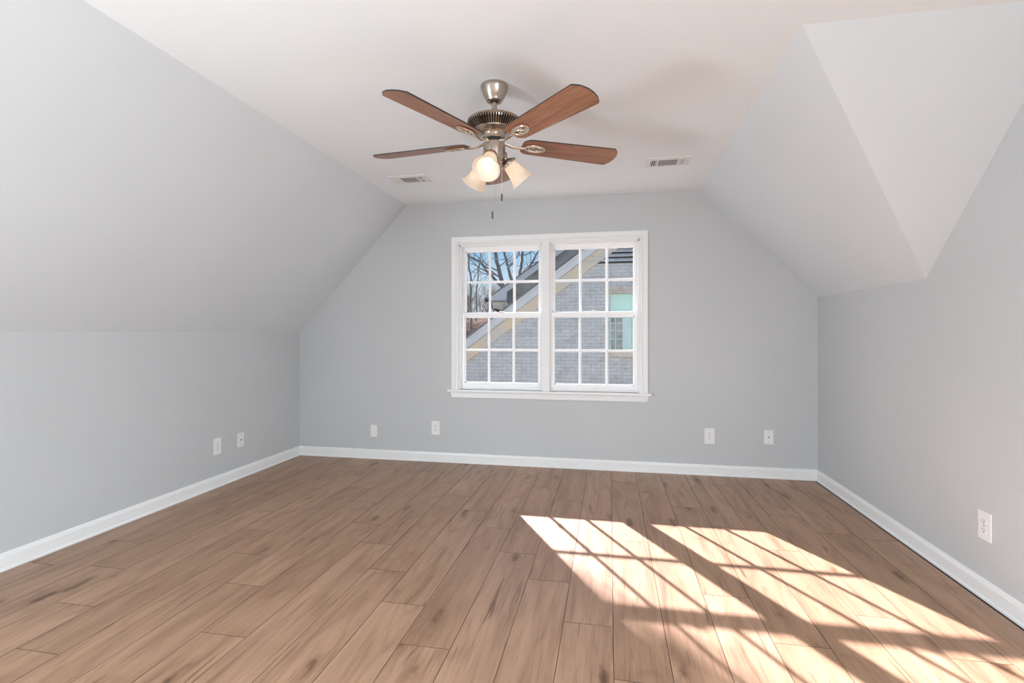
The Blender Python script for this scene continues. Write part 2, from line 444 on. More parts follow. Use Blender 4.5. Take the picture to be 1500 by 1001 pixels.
# ------------------------------------------------------------------ windows
def sash(parent, x0, x1, z0, z1, y0, y1, st, rb, rt, cols=3, rows=2, horn=None):
    """sash frame with its muntin grid; glass as a child"""
    bm = NB()
    box(bm, x0, x0 + st, y0, y1, z0, z1, 0, 0.002); box(bm, x1 - st, x1, y0, y1, z0, z1, 0, 0.002)
    box(bm, x0 + st - .001, x1 - st + .001, y0, y1, z0, z0 + rb, 0, 0.002); box(bm, x0 + st - .001, x1 - st + .001, y0, y1, z1 - rt, z1, 0, 0.002)
    s = obj('window_sash', bm, M['sash'], parent)
    gx0, gx1, gz0, gz1 = x0 + st, x1 - st, z0 + rb, z1 - rt
    bm = NB(); ym = (y0 + y1) / 2
    for k in range(1, cols):
        x = gx0 + (gx1 - gx0) * k / cols; prism(bm, [(x - .012, ym - .003, gz0), (x - .008, y0 + .004, gz0), (x + .008, y0 + .004, gz0), (x + .012, ym - .003, gz0), (x + .007, ym + .012, gz0), (x - .007, ym + .012, gz0)], (0, 0, gz1 - gz0))
    for k in range(1, rows):
        z = gz0 + (gz1 - gz0) * k / rows; prism(bm, [(gx0, ym - .003, z - .012), (gx0, y0 + .0055, z - .008), (gx0, y0 + .0055, z + .008), (gx0, ym - .003, z + .012), (gx0, ym + .0108, z + .007), (gx0, ym + .0108, z - .007)], (gx1 - gx0, 0, 0))
    b_ = 0.009   # putty bead round the glass
    for (a, b2, c, d) in ((gx0, gx0 + b_, gz0, gz1), (gx1 - b_, gx1, gz0, gz1), (gx0, gx1, gz0, gz0 + b_), (gx0, gx1, gz1 - b_, gz1)):
        box(bm, a, b2, ym - .006, ym + .006, c, d)
    obj('muntin_grid', bm, M['sash'], s)
    bm = NB(); box(bm, gx0, gx1, ym - .0015, ym + .0015, gz0, gz1); obj('glass_pane', bm, M['glass'], s)
    return s

win = empty('window_1', ((OX0 + OX1) / 2, D, OZ0)); win['kind'] = 'structure'
WO = Vector(win.location)
def wobj(name, bm, m, parent=win, **k):
    bmesh.ops.translate(bm, verts=bm.verts, vec=-WO); return obj(name, bm, m, parent, **k)
CW = 0.066
bm = NB()
def casing(bm, p0, p1, inner, axis):
    """a moulded board from p0 to p1 (x,z); inner = direction towards the opening"""
    prof = [(0, 0), (0, .016), (.008, .018), (.040, .014), (.046, .018), (.056, .018), (CW, .010), (CW, 0)]
    def v(p, u, d):
        # mitre: the ends shift with u
        return p
    return prof
prof = [(0, 0), (0, .017), (.006, .019), (.042, .014), (.047, .019), (.058, .019), (CW, .011), (CW, 0)]
def mitre_frame(bm, ox0, ox1, oz0, oz1):
    # outer rectangle; left, top, right boards
    path = [((ox0, oz0), (1, 0)), ((ox0, oz1), (1, -1)), ((ox1, oz1), (-1, -1)), ((ox1, oz0), (-1, 0))]
    rings = []
    for (x, z), (ix, iz) in path:
        rings.append([bm.verts.new((x + ix * u, D - d, z + iz * u)) for u, d in prof])
    for a, b_ in zip(rings[:-1], rings[1:]):
        for i in range(len(prof)):
            j = (i + 1) % len(prof); bm.faces.new((a[j], a[i], b_[i], b_[j]))
    bm.faces.new(rings[0]); bm.faces.new(rings[-1][::-1])
mitre_frame(bm, OX0 - CW + .003, OX1 + CW - .003, OZ0, OZ1 + CW - .003)
wobj('casing', bm, M['trim'])
# jamb liner and mullion
MX0, MX1 = -0.582, -0.530
bm = NB(); J1 = D + WT + 0.01
box(bm, OX0, OX0 + .010, D, J1, OZ0, OZ1); box(bm, OX1 - .010, OX1, D, J1, OZ0, OZ1)
box(bm, OX0, OX1, D, J1, OZ1 - .012, OZ1); box(bm, OX0, OX1, D, J1, OZ0 - .02, OZ0 + .004)
wobj('jamb', bm, M['trim'])
bm = NB(); box(bm, MX0 - .008, MX1 + .008, D - .012, D + .020, OZ0, OZ1 + .002, 0, .002); box(bm, MX0, MX1, D + .018, J1, OZ0, OZ1)
wobj('mullion', bm, M['trim'])
bm = NB(); box(bm, OX0 - CW - .028, OX1 + CW + .028, D - .052, D + .034, OZ0 - .016, OZ0 + .004, 0, .005)
wobj('window_stool', bm, M['trim'])
bm = NB(); xa, xb = OX0 - CW - .002, OX1 + CW + .002
prism(bm, [(xa - .004, D, OZ0 - .016), (xb + .004, D, OZ0 - .016), (xb - .012, D, OZ0 - .068), (xa + .012, D, OZ0 - .068)], (0, -.016, 0))
wobj('apron', bm, M['trim'])
bm = NB(); box(bm, OX0 - .05, OX1 + .05, D + WT - .01, D + WT + .05, OZ0 - .04, OZ0 - .002); wobj('outer_sill', bm, M['trim'])
meet = 1.350
for (a, b_) in ((OX0 + .008, MX0), (MX1, OX1 - .008)):
    s1 = sash(win, a, b_, OZ0 + .004, meet + .020, D + .034, D + .066, .040, .056, .036)
    s2 = sash(win, a, b_, meet - .016, OZ1 - .010, D + .070, D + .102, .040, .036, .048)
    for s in (s1, s2):
        for o in [s] + list(s.children): o.data.transform(Matrix.Translation(-WO))
    xm = (a + b_) / 2
    bm = NB(); box(bm, xm - .028, xm + .028, D + .036, D + .060, meet + .020, meet + .027, 0, .002)
    lathe(bm, [(0, 0), (.011, 0), (.011, .010), (0, .012)], 16, 0, Matrix.Translation((xm - .008, D + .048, meet + .027)))
    box(bm, xm - .008, xm + .024, D + .042, D + .050, meet + .029, meet + .035, 0, .001)
    wobj('sash_lock', bm, M['plate'])
    bm = NB()    # jamb stop channel beside the upper sash
    box(bm, a - .001, a + .014, D + .010, D + .033, OZ0 + .004, OZ1 - .010); box(bm, b_ - .014, b_ + .001, D + .010, D + .033, OZ0 + .004, OZ1 - .010)
    box(bm, a, b_, D + .010, D + .033, OZ1 - .022, OZ1 - .010)
    wobj('sash_stop', bm, M['trim'])

# unseen dormer window and an added knee wall window, housing the fill lamps
def plain_window(name, fn, a0, a1, z0, z1, t):
    r = empty(name, fn((a0 + a1) / 2, 0, z0)); r['kind'] = 'structure'; o = Vector(r.location)
    bm = NB()
    def bx2(p, q, c, d, u, v):
        A = fn(p, u, c); B = fn(q, v, d)
        box(bm, min(A[0], B[0]), max(A[0], B[0]), min(A[1], B[1]), max(A[1], B[1]), c, d)
    cw = .066
    bx2(a0 - cw, a0, z0, z1 + cw, -.018, 0); bx2(a1, a1 + cw, z0, z1 + cw, -.018, 0); bx2(a0, a1, z1, z1 + cw, -.018, 0)
    bx2(a0 - .09, a1 + .09, z0 - .02, z0, -.05, 0); bx2(a0 - cw, a1 + cw, z0 - .08, z0 - .02, -.015, 0)
    bmesh.ops.translate(bm, verts=bm.verts, vec=-o); obj('casing', bm, M['trim'], r)
    bm = NB(); st = .045
    for p, q, c, d in ((a0, a0 + st, z0, z1), (a1 - st, a1, z0, z1), (a0 + st, a1 - st, z0, z0 + st), (a0 + st, a1 - st, z1 - st, z1)):
        bx2(p, q, c, d, .075, .11)
    zm = (z0 + z1) / 2; bx2(a0 + st, a1 - st, zm - .02, zm + .02, .075, .11)
    bmesh.ops.translate(bm, verts=bm.verts, vec=-o); fr_ = obj('window_sash', bm, M['sash'], r)
    bm = NB(); bx2(a0 + st, a1 - st, z0 + st, z1 - st, .092, .095)
    bmesh.ops.translate(bm, verts=bm.verts, vec=-o); obj('glass_pane', bm, M['glass'], fr_)
plain_window('unseen_dormer_window', lambda s, d, z: (XR + d, s, z), DWY0, DWY1, DWZ0, DWZ1, .12)
plain_window('added_low_window', lambda s, d, z: (XL - d, s, z), LY0, LY1, LZ0, LZ1, .12)

# ------------------------------------------------------------------ wall plates
def plate_base(name, loc, rz, label, cat, w_, h_):
    r = empty(name, loc, rz); tag(r, label, cat)
    bm = NB(); box(bm, -w_ / 2, w_ / 2, -.006, 0, -h_ / 2, h_ / 2, 0, .0022); obj('cover_plate', bm, M['plate'], r)
    return r
def screw(r, x, z):
    bm = NB(); lathe(bm, [(0, .0085), (.0030, .008), (.0036, .006)], 12, 0, Matrix.Translation((x, 0, z)) @ Matrix.Rotation(PI / 2, 4, 'X')); obj('screw', bm, M['screw'], r)
def outlet(loc, rz, label, w_=.072, h_=.122):
    r = plate_base('wall_outlet', loc, rz, label, 'electrical outlet', w_, h_)
    for s in (-1, 1):
        z0 = s * .0195; bm = NB(); pts = []
        for k in range(24):
            a = 2 * PI * k / 24; pts.append((.0172 * math.cos(a), -.006, z0 + max(-.0118, min(.0118, .0172 * math.sin(a)))))
        prism(bm, pts, (0, -.0022, 0)); f = obj('receptacle', bm, M['plate'], r)
        bm = NB(); y = -.0084
        box(bm, -.0078, -.0056, y - .0004, y, z0 - .0005, z0 + .0075); box(bm, .0052, .0074, y - .0004, y, z0 + .0005, z0 + .0070)
        lathe(bm, [(0, .0004), (.0028, .0004), (.0028, 0)], 12, 0, Matrix.Translation((0, y, z0 - .006)) @ Matrix.Rotation(PI / 2, 4, 'X'))
        obj('slot', bm, M['slot'], f)
    screw(r, 0, 0)
    return r
def coax(loc, rz, label, w_=.070, h_=.114):
    r = plate_base('cable_jack', loc, rz, label, 'cable wall plate', w_, h_)
    bm = NB(); lathe(bm, [(.0022, .016), (.0045, .016), (.0045, .009), (.0075, .009), (.0075, .005), (0, .005)], 6, 0, Matrix.Rotation(PI / 2, 4, 'X'))
    lathe(bm, [(0, .012), (.0024, .012), (.0024, .0155), (0, .0155)], 8, 1, Matrix.Rotation(PI / 2, 4, 'X'))
    obj('connector', bm, [M['screw'], M['slot']], r)
    screw(r, 0, .042); screw(r, 0, -.042)
    return r
outlet((XL, 3.406, .313), PI / 2, 'white duplex electrical outlet low on the left grey knee wall', .074, .125)
coax((XL, 3.656, .312), PI / 2, 'white cable jack plate on the left knee wall, between its outlet and the corner')
r = plate_base('blank_plate', (-2.189, D, .262), 0, 'plain blank white cover plate, left of the outlet under the window', 'wall plate', .066, .112)
outlet((-1.576, D, .311), 0, 'white duplex outlet on the back wall, just right of the blank plate', .080, .126)
outlet((.819, D, .327), 0, 'white duplex outlet on the back wall, right of the window', .082, .130)
coax((1.276, D, .335), 0, 'white cable jack plate with two screws on the back wall beside the right corner')
outlet((XR, 2.613, .325), -PI / 2, 'white duplex outlet low on the right wall, near the sunlit floor', .080, .128)

# ------------------------------------------------------------------ ceiling registers
def register(cx, cy, sgn, label):
    r = empty('ceiling_vent', (cx, cy, H)); tag(r, label, 'air vent', 'ceiling air registers either side of the fan')
    L, W_ = .150, .092      # half sizes of the outer frame
    a, b_ = .116, .062      # half sizes of the opening
    bm = NB()
    ring = []
    for (x, y, z) in ((L, W_, 0), (L, W_, -.004), (a, b_, -.009), (a, b_, .0)):
        ring.append([bm.verts.new((sx2 * x, sy2 * y, z)) for sx2, sy2 in ((-1, -1), (1, -1), (1, 1), (-1, 1))])
    for p, q in zip(ring[:-1], ring[1:]):
        for k in range(4): bm.faces.new((p[k], p[(k + 1) % 4], q[(k + 1) % 4], q[k]))
    for x in (-.070, .070): box(bm, x - .006, x + .006, -b_, b_, -.009, -.003)
    obj('frame', bm, M['vent'], r)
    bm = NB(); box(bm, -a, a, -b_, b_, -.0018, -.0004); obj('duct', bm, M['dark'], r)
    bm = NB()    # centre louvers run along x
    for k in range(8):
        y = -b_ + .008 + k * (2 * b_ - .016) / 7
        prism(bm, [(-.064, y - .0086, -.0085), (-.064, y + .0086, -.0065), (-.064, y + .0086, -.0057), (-.064, y - .0086, -.0077)], (.128, 0, 0))
    obj('louver_bank', bm, M['vent_grey'], r)
    for s in (-1, 1):    # end louvers run along y, split by a cross bar
        bm = NB()
        for k in range(3):
            x = s * (.083 + k * .0135); t_ = .0045 if s == sgn else -.0045
            prism(bm, [(x - .0062, -b_, -.0085), (x - .0052, -b_, -.0085), (x + .0062, -b_, -.0065), (x + .0052, -b_, -.0065)] if s != sgn else
                      [(x - .0026, -b_, -.0085), (x + .0026, -b_, -.0085), (x + .0026, -b_, -.006), (x - .0026, -b_, -.006)], (0, 2 * b_, 0))
        if sgn > 0: box(bm, min(s * .076, s * a), max(s * .076, s * a), -.004, .004, -.009, -.003)
        obj('louver_bank', bm, M['vent'], r)
register(-1.517, 3.712, 1, 'white rectangular air vent in the ceiling, left of the fan')
register(.396, 3.674, -1, 'white rectangular air vent in the ceiling, right of the fan')

# ------------------------------------------------------------------ ceiling fan
FX, FY = -0.5475, 2.394
fan = empty('ceiling_fan', (FX, FY, H))
tag(fan, 'brushed nickel ceiling fan with five brown wooden blades and three lit glass lamps', 'ceiling fan')
Z = lambda z: z - H
def fl(prof): return [(r, Z(z)) for r, z in prof]
bm = NB(); lathe(bm, fl([(0, 2.380), (.066, 2.380), (.067, 2.372), (.064, 2.360), (.057, 2.342), (.048, 2.322), (.043, 2.315), (.042, 2.312), (.038, 2.304), (.030, 2.301), (.024, 2.301), (.022, 2.310), (0, 2.310)]), 48)
obj('canopy', bm, M['nickel'], fan, True, 40)
bm = NB(); lathe(bm, fl([(0, 2.310), (.0125, 2.310), (.0125, 2.222), (0, 2.222)]), 24); obj('downrod', bm, M['nickel'], fan, True, 40)
bm = NB()
lathe(bm, fl([(0, 2.236), (.020, 2.236), (.024, 2.228), (.060, 2.226), (.105, 2.220), (.125, 2.212), (.131, 2.206), (.132, 2.201), (.128, 2.197)]), 64)
lathe(bm, fl([(.097, 2.166), (.100, 2.163), (.098, 2.158), (.088, 2.154), (.076, 2.152), (.066, 2.149), (.058, 2.142), (.055, 2.130), (.056, 2.124), (.052, 2.119), (0, 2.119)]), 64)
hs = obj('motor_housing', bm, M['nickel'], fan, True, 40)
bm = NB()
lathe(bm, fl([(.120, 2.200), (.118, 2.194), (.094, 2.168), (.090, 2.162)]), 64, 1)
for k in range(64):
    a = 2 * PI * k / 64
    vv = prism(bm, [(.112, -.0018, Z(2.199)), (.1295, -.0018, Z(2.199)), (.127, -.0018, Z(2.190)), (.1015, -.0018, Z(2.163)), (.090, -.0018, Z(2.163))], (0, .0036, 0))
    bmesh.ops.transform(bm, matrix=Matrix.Rotation(a, 4, 'Z'), verts=vv)
obj('louver_ring', bm, [M['nickel'], M['dark']], hs)
bm = NB(); lathe(bm, fl([(0, 2.120), (.040, 2.120), (.040, 2.102), (0, 2.102)]), 40); obj('flywheel', bm, M['black'], fan, True, 40)
for k in range(10):
    pass
bm = NB(); lathe(bm, fl([(0, 2.106), (.046, 2.106), (.052, 2.101), (.053, 2.094), (.053, 2.035), (.050, 2.026), (.044, 2.018), (.044, 2.006), (.036, 1.998), (.018, 1.994), (.008, 1.988), (0, 1.987)]), 48)
kit = obj('light_kit', bm, M['nickel'], fan, True, 40)

# blades: local x runs outwards; pitched about x
TH0, PITCH = math.radians(29.0), math.radians(-12.2)
def rounded(pts, rads, n_=7):
    out = []
    N = len(pts)
    for i, p in enumerate(pts):
        p = Vector(p); a = (Vector(pts[i - 1]) - p); b2 = (Vector(pts[(i + 1) % N]) - p); r_ = rads[i]
        if r_ <= 0: out.append(p); continue
        a.normalize(); b2.normalize()
        ang = a.angle(b2); d = r_ / math.tan(ang / 2); d = min(d, (Vector(pts[i - 1]) - p).length * .49, (Vector(pts[(i + 1) % N]) - p).length * .49)
        q0, q1 = p + a * d, p + b2 * d
        for k in range(n_ + 1):
            t_ = k / n_; out.append((1 - t_) ** 2 * q0 + 2 * t_ * (1 - t_) * p + t_ * t_ * q1)
    return out
PM = Matrix.Rotation(PITCH, 4, 'X')
tipc = [(.628, .074), (.648, .045), (.656, .015), (.656, -.018), (.645, -.050), (.622, -.074)]
outline = [(.140, .040), (.168, .060)] + tipc[:] + [(.168, -.060), (.140, -.040)]
outline = [Vector(p) for p in outline]
radii = [.04, .05, .012, .03, .03, .03, .03, .012, .05, .04]
ol = rounded([(p.x, p.y) for p in outline], radii, 5)
def blade_mesh():
    bm = NB(); t2 = .003
    top = [bm.verts.new((p.x, p.y, t2)) for p in ol]; bot = [bm.verts.new((p.x, p.y, -t2)) for p in ol]
    bm.faces.new(top).material_index = 0; bm.faces.new(bot[::-1]).material_index = 0
    for i in range(len(ol)):
        j = (i + 1) % len(ol); bm.faces.new((top[j], top[i], bot[i], bot[j])).material_index = 1
    return bm
def iron_mesh():
    bm = NB(); zz = -.0075
    cx, ax, ay = .208, .050, .024
    pts = [(cx + ax * math.cos(a) * (1 - .0 * abs(math.sin(a))), ay * math.sin(a), zz) for a in [2 * PI * k / 28 for k in range(28)]]
    tube(bm, pts, .0068, 8, True, 0, flat=.8)
    # scroll inside the oval
    s_ = [(cx - .040, -.004, zz), (cx - .022, -.012, zz), (cx - .004, -.004, zz), (cx + .006, .005, zz), (cx + .022, .012, zz), (cx + .040, .004, zz)]
    tube(bm, s_, .0045, 8, flat=.8)
    tube(bm, [(cx - .034, .012, zz), (cx - .016, .008, zz), (cx - .004, .012, zz)], .003, 6)
    tube(bm, [(cx + .034, -.012, zz), (cx + .016, -.008, zz), (cx + .004, -.012, zz)], .003, 6)
    for x in (cx - .030, cx, cx + .030): lathe(bm, [(0, -.006), (.0045, -.005), (.005, 0)], 10, 0, Matrix.Translation((x, 0, zz)))
    tube(bm, [(.036, .0, .004), (.060, 0, -.002), (.095, 0, -.013), (.130, 0, -.012), (.160, 0, -.008)], [.012, .010, .0085, .0085, .008], 8, flat=.7)
    return bm
bl_o = ir_o = None
for k in range(5):
    rz = TH0 + 2 * PI * k / 5
    rot = Matrix.Rotation(rz, 4, 'Z') @ PM
    if bl_o is None:
        bo = obj('blade', blade_mesh(), [M['blade'], M['edge']], fan); io = obj('blade_iron', iron_mesh(), M['nickel_lt'], bo, True, 50); bl_o, ir_o = bo, io
    else:
        bo = bl_o.copy(); C.objects.link(bo); bo.parent = fan; io = ir_o.copy(); C.objects.link(io); io.parent = bo
    bo.location = (0, 0, Z(2.104)); bo.rotation_euler = rot.to_euler()

# lamps
SH = [(a_ * .93, b_ * .95) for a_, b_ in [(.0265, 0), (.033, .004), (.037, .020), (.041, .045), (.046, .070), (.053, .092), (.062, .108), (.069, .116), (.070, .119), (.067, .118), (.060, .110), (.051, .094), (.044, .071), (.039, .045), (.035, .021), (.031, .006), (.025, .003)]]
for az in (-92, 28, 148):
    a = math.radians(az); dirv = Vector((math.cos(a) * .68, math.sin(a) * .68, -.73)).normalized()
    q = dirv.to_track_quat('Z', 'Y').to_matrix().to_4x4()
    p0 = Vector((math.cos(a) * .062, math.sin(a) * .062, Z(2.022)))
    T = Matrix.Translation(p0) @ q
    bm = NB(); tube(bm, [(math.cos(a) * .035, math.sin(a) * .035, Z(2.05)), (math.cos(a) * .052, math.sin(a) * .052, Z(2.046)), tuple(p0 + dirv * -.004)], .009, 10)
    lathe(bm, [(0, -.008), (.016, -.008), (.020, -.002), (.030, .002), (.036, .006), (.038, .012), (.038, .020), (.035, .020), (.035, .010), (.0, .010)], 28, 0, T)
    for k in range(3):
        b2 = 2 * PI * k / 3; lathe(bm, [(0, .008), (.004, .007), (.004, 0)], 8, 0, T @ Matrix.Rotation(b2, 4, 'Z') @ Matrix.Translation((.037, 0, .015)) @ Matrix.Rotation(PI / 2, 4, 'Y'))
    obj('lamp_holder', bm, M['nickel'], fan, True, 40)
    bm = NB(); lathe(bm, SH, 40, 0, T @ Matrix.Translation((0, 0, .012)), True); s = obj('lamp_shade', bm, M['shade'], fan, True)
    bm = NB(); lathe(bm, [(0, .106), (.012, .104), (.021, .098), (.027, .088), (.029, .077), (.027, .066), (.021, .054), (.015, .044), (.013, .034), (.013, .020), (0, .020)], 28, 0, T)
    obj('bulb', bm, M['bulb'], s, True)
# pull chains
def chain(x, y, z0, z1, fob):
    bm = NB(); nb = int((z0 - z1) / .0042)
    tube(bm, [(x, y, Z(z0)), (x, y, Z(z1))], .0007, 5)
    for k in range(nb):
        z = z0 - k * .0042
        bmesh.ops.create_icosphere(bm, subdivisions=1, radius=.0013, matrix=Matrix.Translation((x, y, Z(z))))
    c = obj('pull_chain', bm, M['nickel_lt'], fan)
    bm = NB(); lathe(bm, [(0, 0), (.0025, -.002), (.0040, -.008), (.0042, -.030), (.0034, -.038), (0, -.040)], 14, 0, Matrix.Translation((x, y, Z(z1))))
    obj('pull_fob', bm, M['fob'], c, True, 50)
chain(-.003, -.030, 2.00, 1.768, .04)
chain(.042, -.026, 2.03, 1.852, .04)

# ------------------------------------------------------------------ outside: ground
def gh(x, y):
    t_ = max(0, min(1, (y - 14) / 14)); t_ = t_ * t_ * (3 - 2 * t_)
    return GZ + t_ * 5.0 + max(0, y - 28) * .035 + .12 * math.sin(x * .9 + y * .4) * t_
bm = NB(); nx, ny = 70, 50; gv = {}
for i in range(nx + 1):
    for j in range(ny + 1):
        x = -45 + 90 * i / nx; y = 4.6 + 85 * (j / ny) ** 1.5
        gv[i, j] = bm.verts.new((x, y, gh(x, y)))
for i in range(nx):
    for j in range(ny): bm.faces.new((gv[i, j], gv[i + 1, j], gv[i + 1, j + 1], gv[i, j + 1]))
for f in bm.faces: f.normal_update()
g = struct('ground', bm, M['leaf'], smooth=True)

# ------------------------------------------------------------------ outside: neighbouring house
HY = 11.0
hou = empty('neighbor_house', (1.0, HY, GZ))
tag(hou, 'whitewashed brick gabled house seen close outside through the window', 'house')
HO = Vector(hou.location)
def ho(name, bm, m, parent=hou, **k):
    bmesh.ops.translate(bm, verts=bm.verts, vec=-HO); return obj(name, bm, m, parent, **k)
SL = .736; RX, RZ = -3.182, 1.03       # a point of the rake's top edge at y = HY
OV = .28                                # rake overhang towards us
sc_ = (HY - OV) / HY
def rz_(x): return RZ + SL * (x - RX)   # line in the plane y = HY, as seen; moved forward below
def fw(x, z, y):                        # the same sight line at another depth y
    return Vector((x * y / HY, y, EYE + (z - EYE) * y / HY))
PX = 1.55                                # ridge
def rk(x): return rz_(x) if x <= PX else rz_(2 * PX - x)
xs = [-5.6, PX, 2 * PX + 5.6]
# brick wall (with the opening of the little window cut out as separate pieces)
drop = .44
def wallpoly(pts): prism(bm, [(x, HY, z) for x, z in pts], (0, .25, 0))
WX0, WX1, WZ0, WZ1 = 0.0, 1.02, .80, 2.03
bm = NB(); lo = GZ
wallpoly([(-5.4, lo), (WX0, lo), (WX0, rk(WX0) - .1), (-5.4, rk(-5.4) - .1)])
wallpoly([(WX0, lo), (WX1, lo), (WX1, WZ0), (WX0, WZ0)])
wallpoly([(WX0, WZ1), (WX1, WZ1), (WX1, rk(WX1) - .1), (WX0, rk(WX0) - .1)])
wallpoly([(WX1, lo), (2 * PX + 5.4, lo), (2 * PX + 5.4, rk(-5.4) - .1), (PX, rk(PX) - .1), (WX1, rk(WX1) - .1)])
bmesh.ops.recalc_face_normals(bm, faces=bm.faces)
ho('brick_wall', bm, M['brick'])
def strip(bm, x0, x1, t0, t1, y0, y1):
    """sloped board between t0 and t1 below the rake line, left slope only"""
    prism(bm, [(x0, y0, rk(x0) - t0), (x1, y0, rk(x1) - t0), (x1, y0, rk(x1) - t1), (x0, y0, rk(x0) - t1)], (0, y1 - y0, 0))
bm = NB()
for x0, x1 in ((-5.6, PX), (PX, 2 * PX + 5.6)): strip(bm, x0, x1, .22, .50, HY - .05, HY)
ho('frieze_board', bm, M['tan'])
dz = (rk(-1) - EYE) * 0
bm = NB(); bm2 = NB()
for x0, x1 in ((-5.6, PX), (PX, 2 * PX + 5.6)):
    strip(bm, x0, x1, .05, .225, HY - .16, HY); strip(bm, x0, x1, .015, .075, HY - .19, HY - .15)
ho('rake_board', bm, M['board'])
for x0, x1, s in ((-5.9, PX, 1), (PX, 2 * PX + 5.9, -1)):
    prism(bm2, [(x0, HY - .21, rk(x0) - .015), (x1, HY - .21, rk(x1) - .015), (x1, HY - .21, rk(x1) + .035), (x0, HY - .21, rk(x0) + .035)], (0, 9.0, 0))
ho('roof', bm2, M['shingle'])
# side and rear walls
for x in (-5.4, 2 * PX + 5.2):
    bm = NB(); box(bm, x, x + .2, HY + .25, HY + 8.4, GZ, rk(-5.4) - .1); ho('side_wall', bm, M['brick'])
# louvered gable vent, triangular, its left side stepping along the rake
bm = NB(); z = 2.705; k = 0; vx = lambda z: -.52 + (z - 2.70) / SL
prism(bm, [(vx(2.68), HY - .012, 2.68), (2 * PX - vx(2.68), HY - .012, 2.68), (PX, HY - .012, 2.68 + SL * (PX - vx(2.68)))], (0, .010, 0), 1)
while z < 4.05:
    x0 = vx(z) + .0
    prism(bm, [(x0, HY - .015, z + .078), (x0, HY - .065, z + .022), (x0, HY - .065, z + .010), (x0, HY - .015, z + .062)], (2 * PX - 2 * x0, 0, 0), 0)
    z += .098
ho('gable_vent', bm, [M['vslat'], M['dark']])
# window of the house
bm = NB(); box(bm, -.10, WX1 + .12, HY - .03, HY + .05, WZ1, WZ1 + .17, 0, .006); ho('lintel', bm, M['stone'])
bm = NB(); box(bm, -.06, WX1 + .10, HY - .08, HY + .10, .69, .80, 0, .006); ho('stone_sill', bm, M['stone'])
bm = NB()
box(bm, WX0 + .005, WX1, HY + .06, HY + .12, 1.62, WZ1); hwf = ho('window_shade', bm, M['green'])
bm = NB()
for a, b_, c, d in ((WX0, WX0 + .03, WZ0, WZ1), (WX1 - .03, WX1, WZ0, WZ1), (WX0, WX1, 1.52, 1.60), (WX0, WX1, .80, .84), (.27, .335, .84, 1.53)):
    box(bm, a, b_, HY + .05, HY + .11, c, d)
ho('window_frame', bm, M['curtain'])
bm = NB(); box(bm, .115, .135, HY + .06, HY + .10, .84, 1.52)
for z in (1.06, 1.24, 1.40): box(bm, WX0 + .03, .27, HY + .06, HY + .10, z, z + .018)
ho('muntin', bm, M['curtain'])
bm = NB(); box(bm, WX0 + .03, .27, HY + .09, HY + .11, .84, 1.52); ho('glass_pane', bm, M['pane_dark'])
bm = NB(); box(bm, .335, WX1, HY + .07, HY + .11, .84, 1.52); box(bm, .46, .465, HY + .065, HY + .07, .84, 1.52, 1); ho('sash_panel', bm, [M['curtain'], M['pane_dark']])
# the second gable, further back
GY = 13.0
cxn, czn = -3.03, 2.13
S2 = .69
def g2(x): return czn + S2 * (x - cxn)
bm = NB(); xe = 1.2
prism(bm, [(cxn + .48, GY, GZ), (xe, GY, GZ), (xe, GY, g2(xe) - .05), (cxn + .48, GY, g2(cxn + .48) - .05)], (0, .2, 0))
ho('gable_wall', bm, M['siding'])
bm = NB(); y0 = GY - .35
prism(bm, [(cxn, y0, g2(cxn) - .02), (xe, y0, g2(xe) - .02), (xe, y0, g2(xe) - .20), (cxn + .46, y0, g2(cxn + .46) - .20), (cxn + .42, y0, g2(cxn) - .12), (cxn, y0, g2(cxn) - .12)], (0, .05, 0))
box(bm, cxn, cxn + .44, y0, GY, czn - .13, czn - .10)
prism(bm, [(cxn + .44, y0 + .01, czn - .12), (cxn + .44, y0 + .01, g2(cxn + .44) - .18), (cxn + .46, y0 + .01, g2(cxn + .46) - .18), (cxn + .46, y0 + .01, czn - .12)], (0, .34, 0))
ho('eave_return', bm, M['board'])
bm = NB(); prism(bm, [(cxn - .06, y0 - .04, g2(cxn - .06)), (xe, y0 - .04, g2(xe)), (xe, y0 - .04, g2(xe) - .03), (cxn - .06, y0 - .04, g2(cxn - .06) - .03)], (0, 7, 0))
ho('upper_roof', bm, M['shingle'])
bm = NB(); tube(bm, [(cxn - .07, y0 + .0, czn - .08), (cxn - .07, y0 + 6, czn - .08)], .062, 10); ho('gutter', bm, M['black'], smooth=True, angle=40)
bm = NB(); tube(bm, [(cxn + .02, y0 + .10, czn - .12), (cxn + .02, y0 + .10, czn - .22), (cxn + .08, y0 + .15, czn - .30), (cxn + .30, GY - .08, czn - .40), (cxn + .42, GY - .06, czn - .50), (cxn + .42, GY - .06, GZ + .1)], .036, 8)
ho('downspout', bm, M['black'], smooth=True, angle=40)
bm = NB(); box(bm, cxn + .08, cxn + .48, y0 + .06, GY, czn - .30, czn - .14); ho('soffit_block', bm, M['stone'])

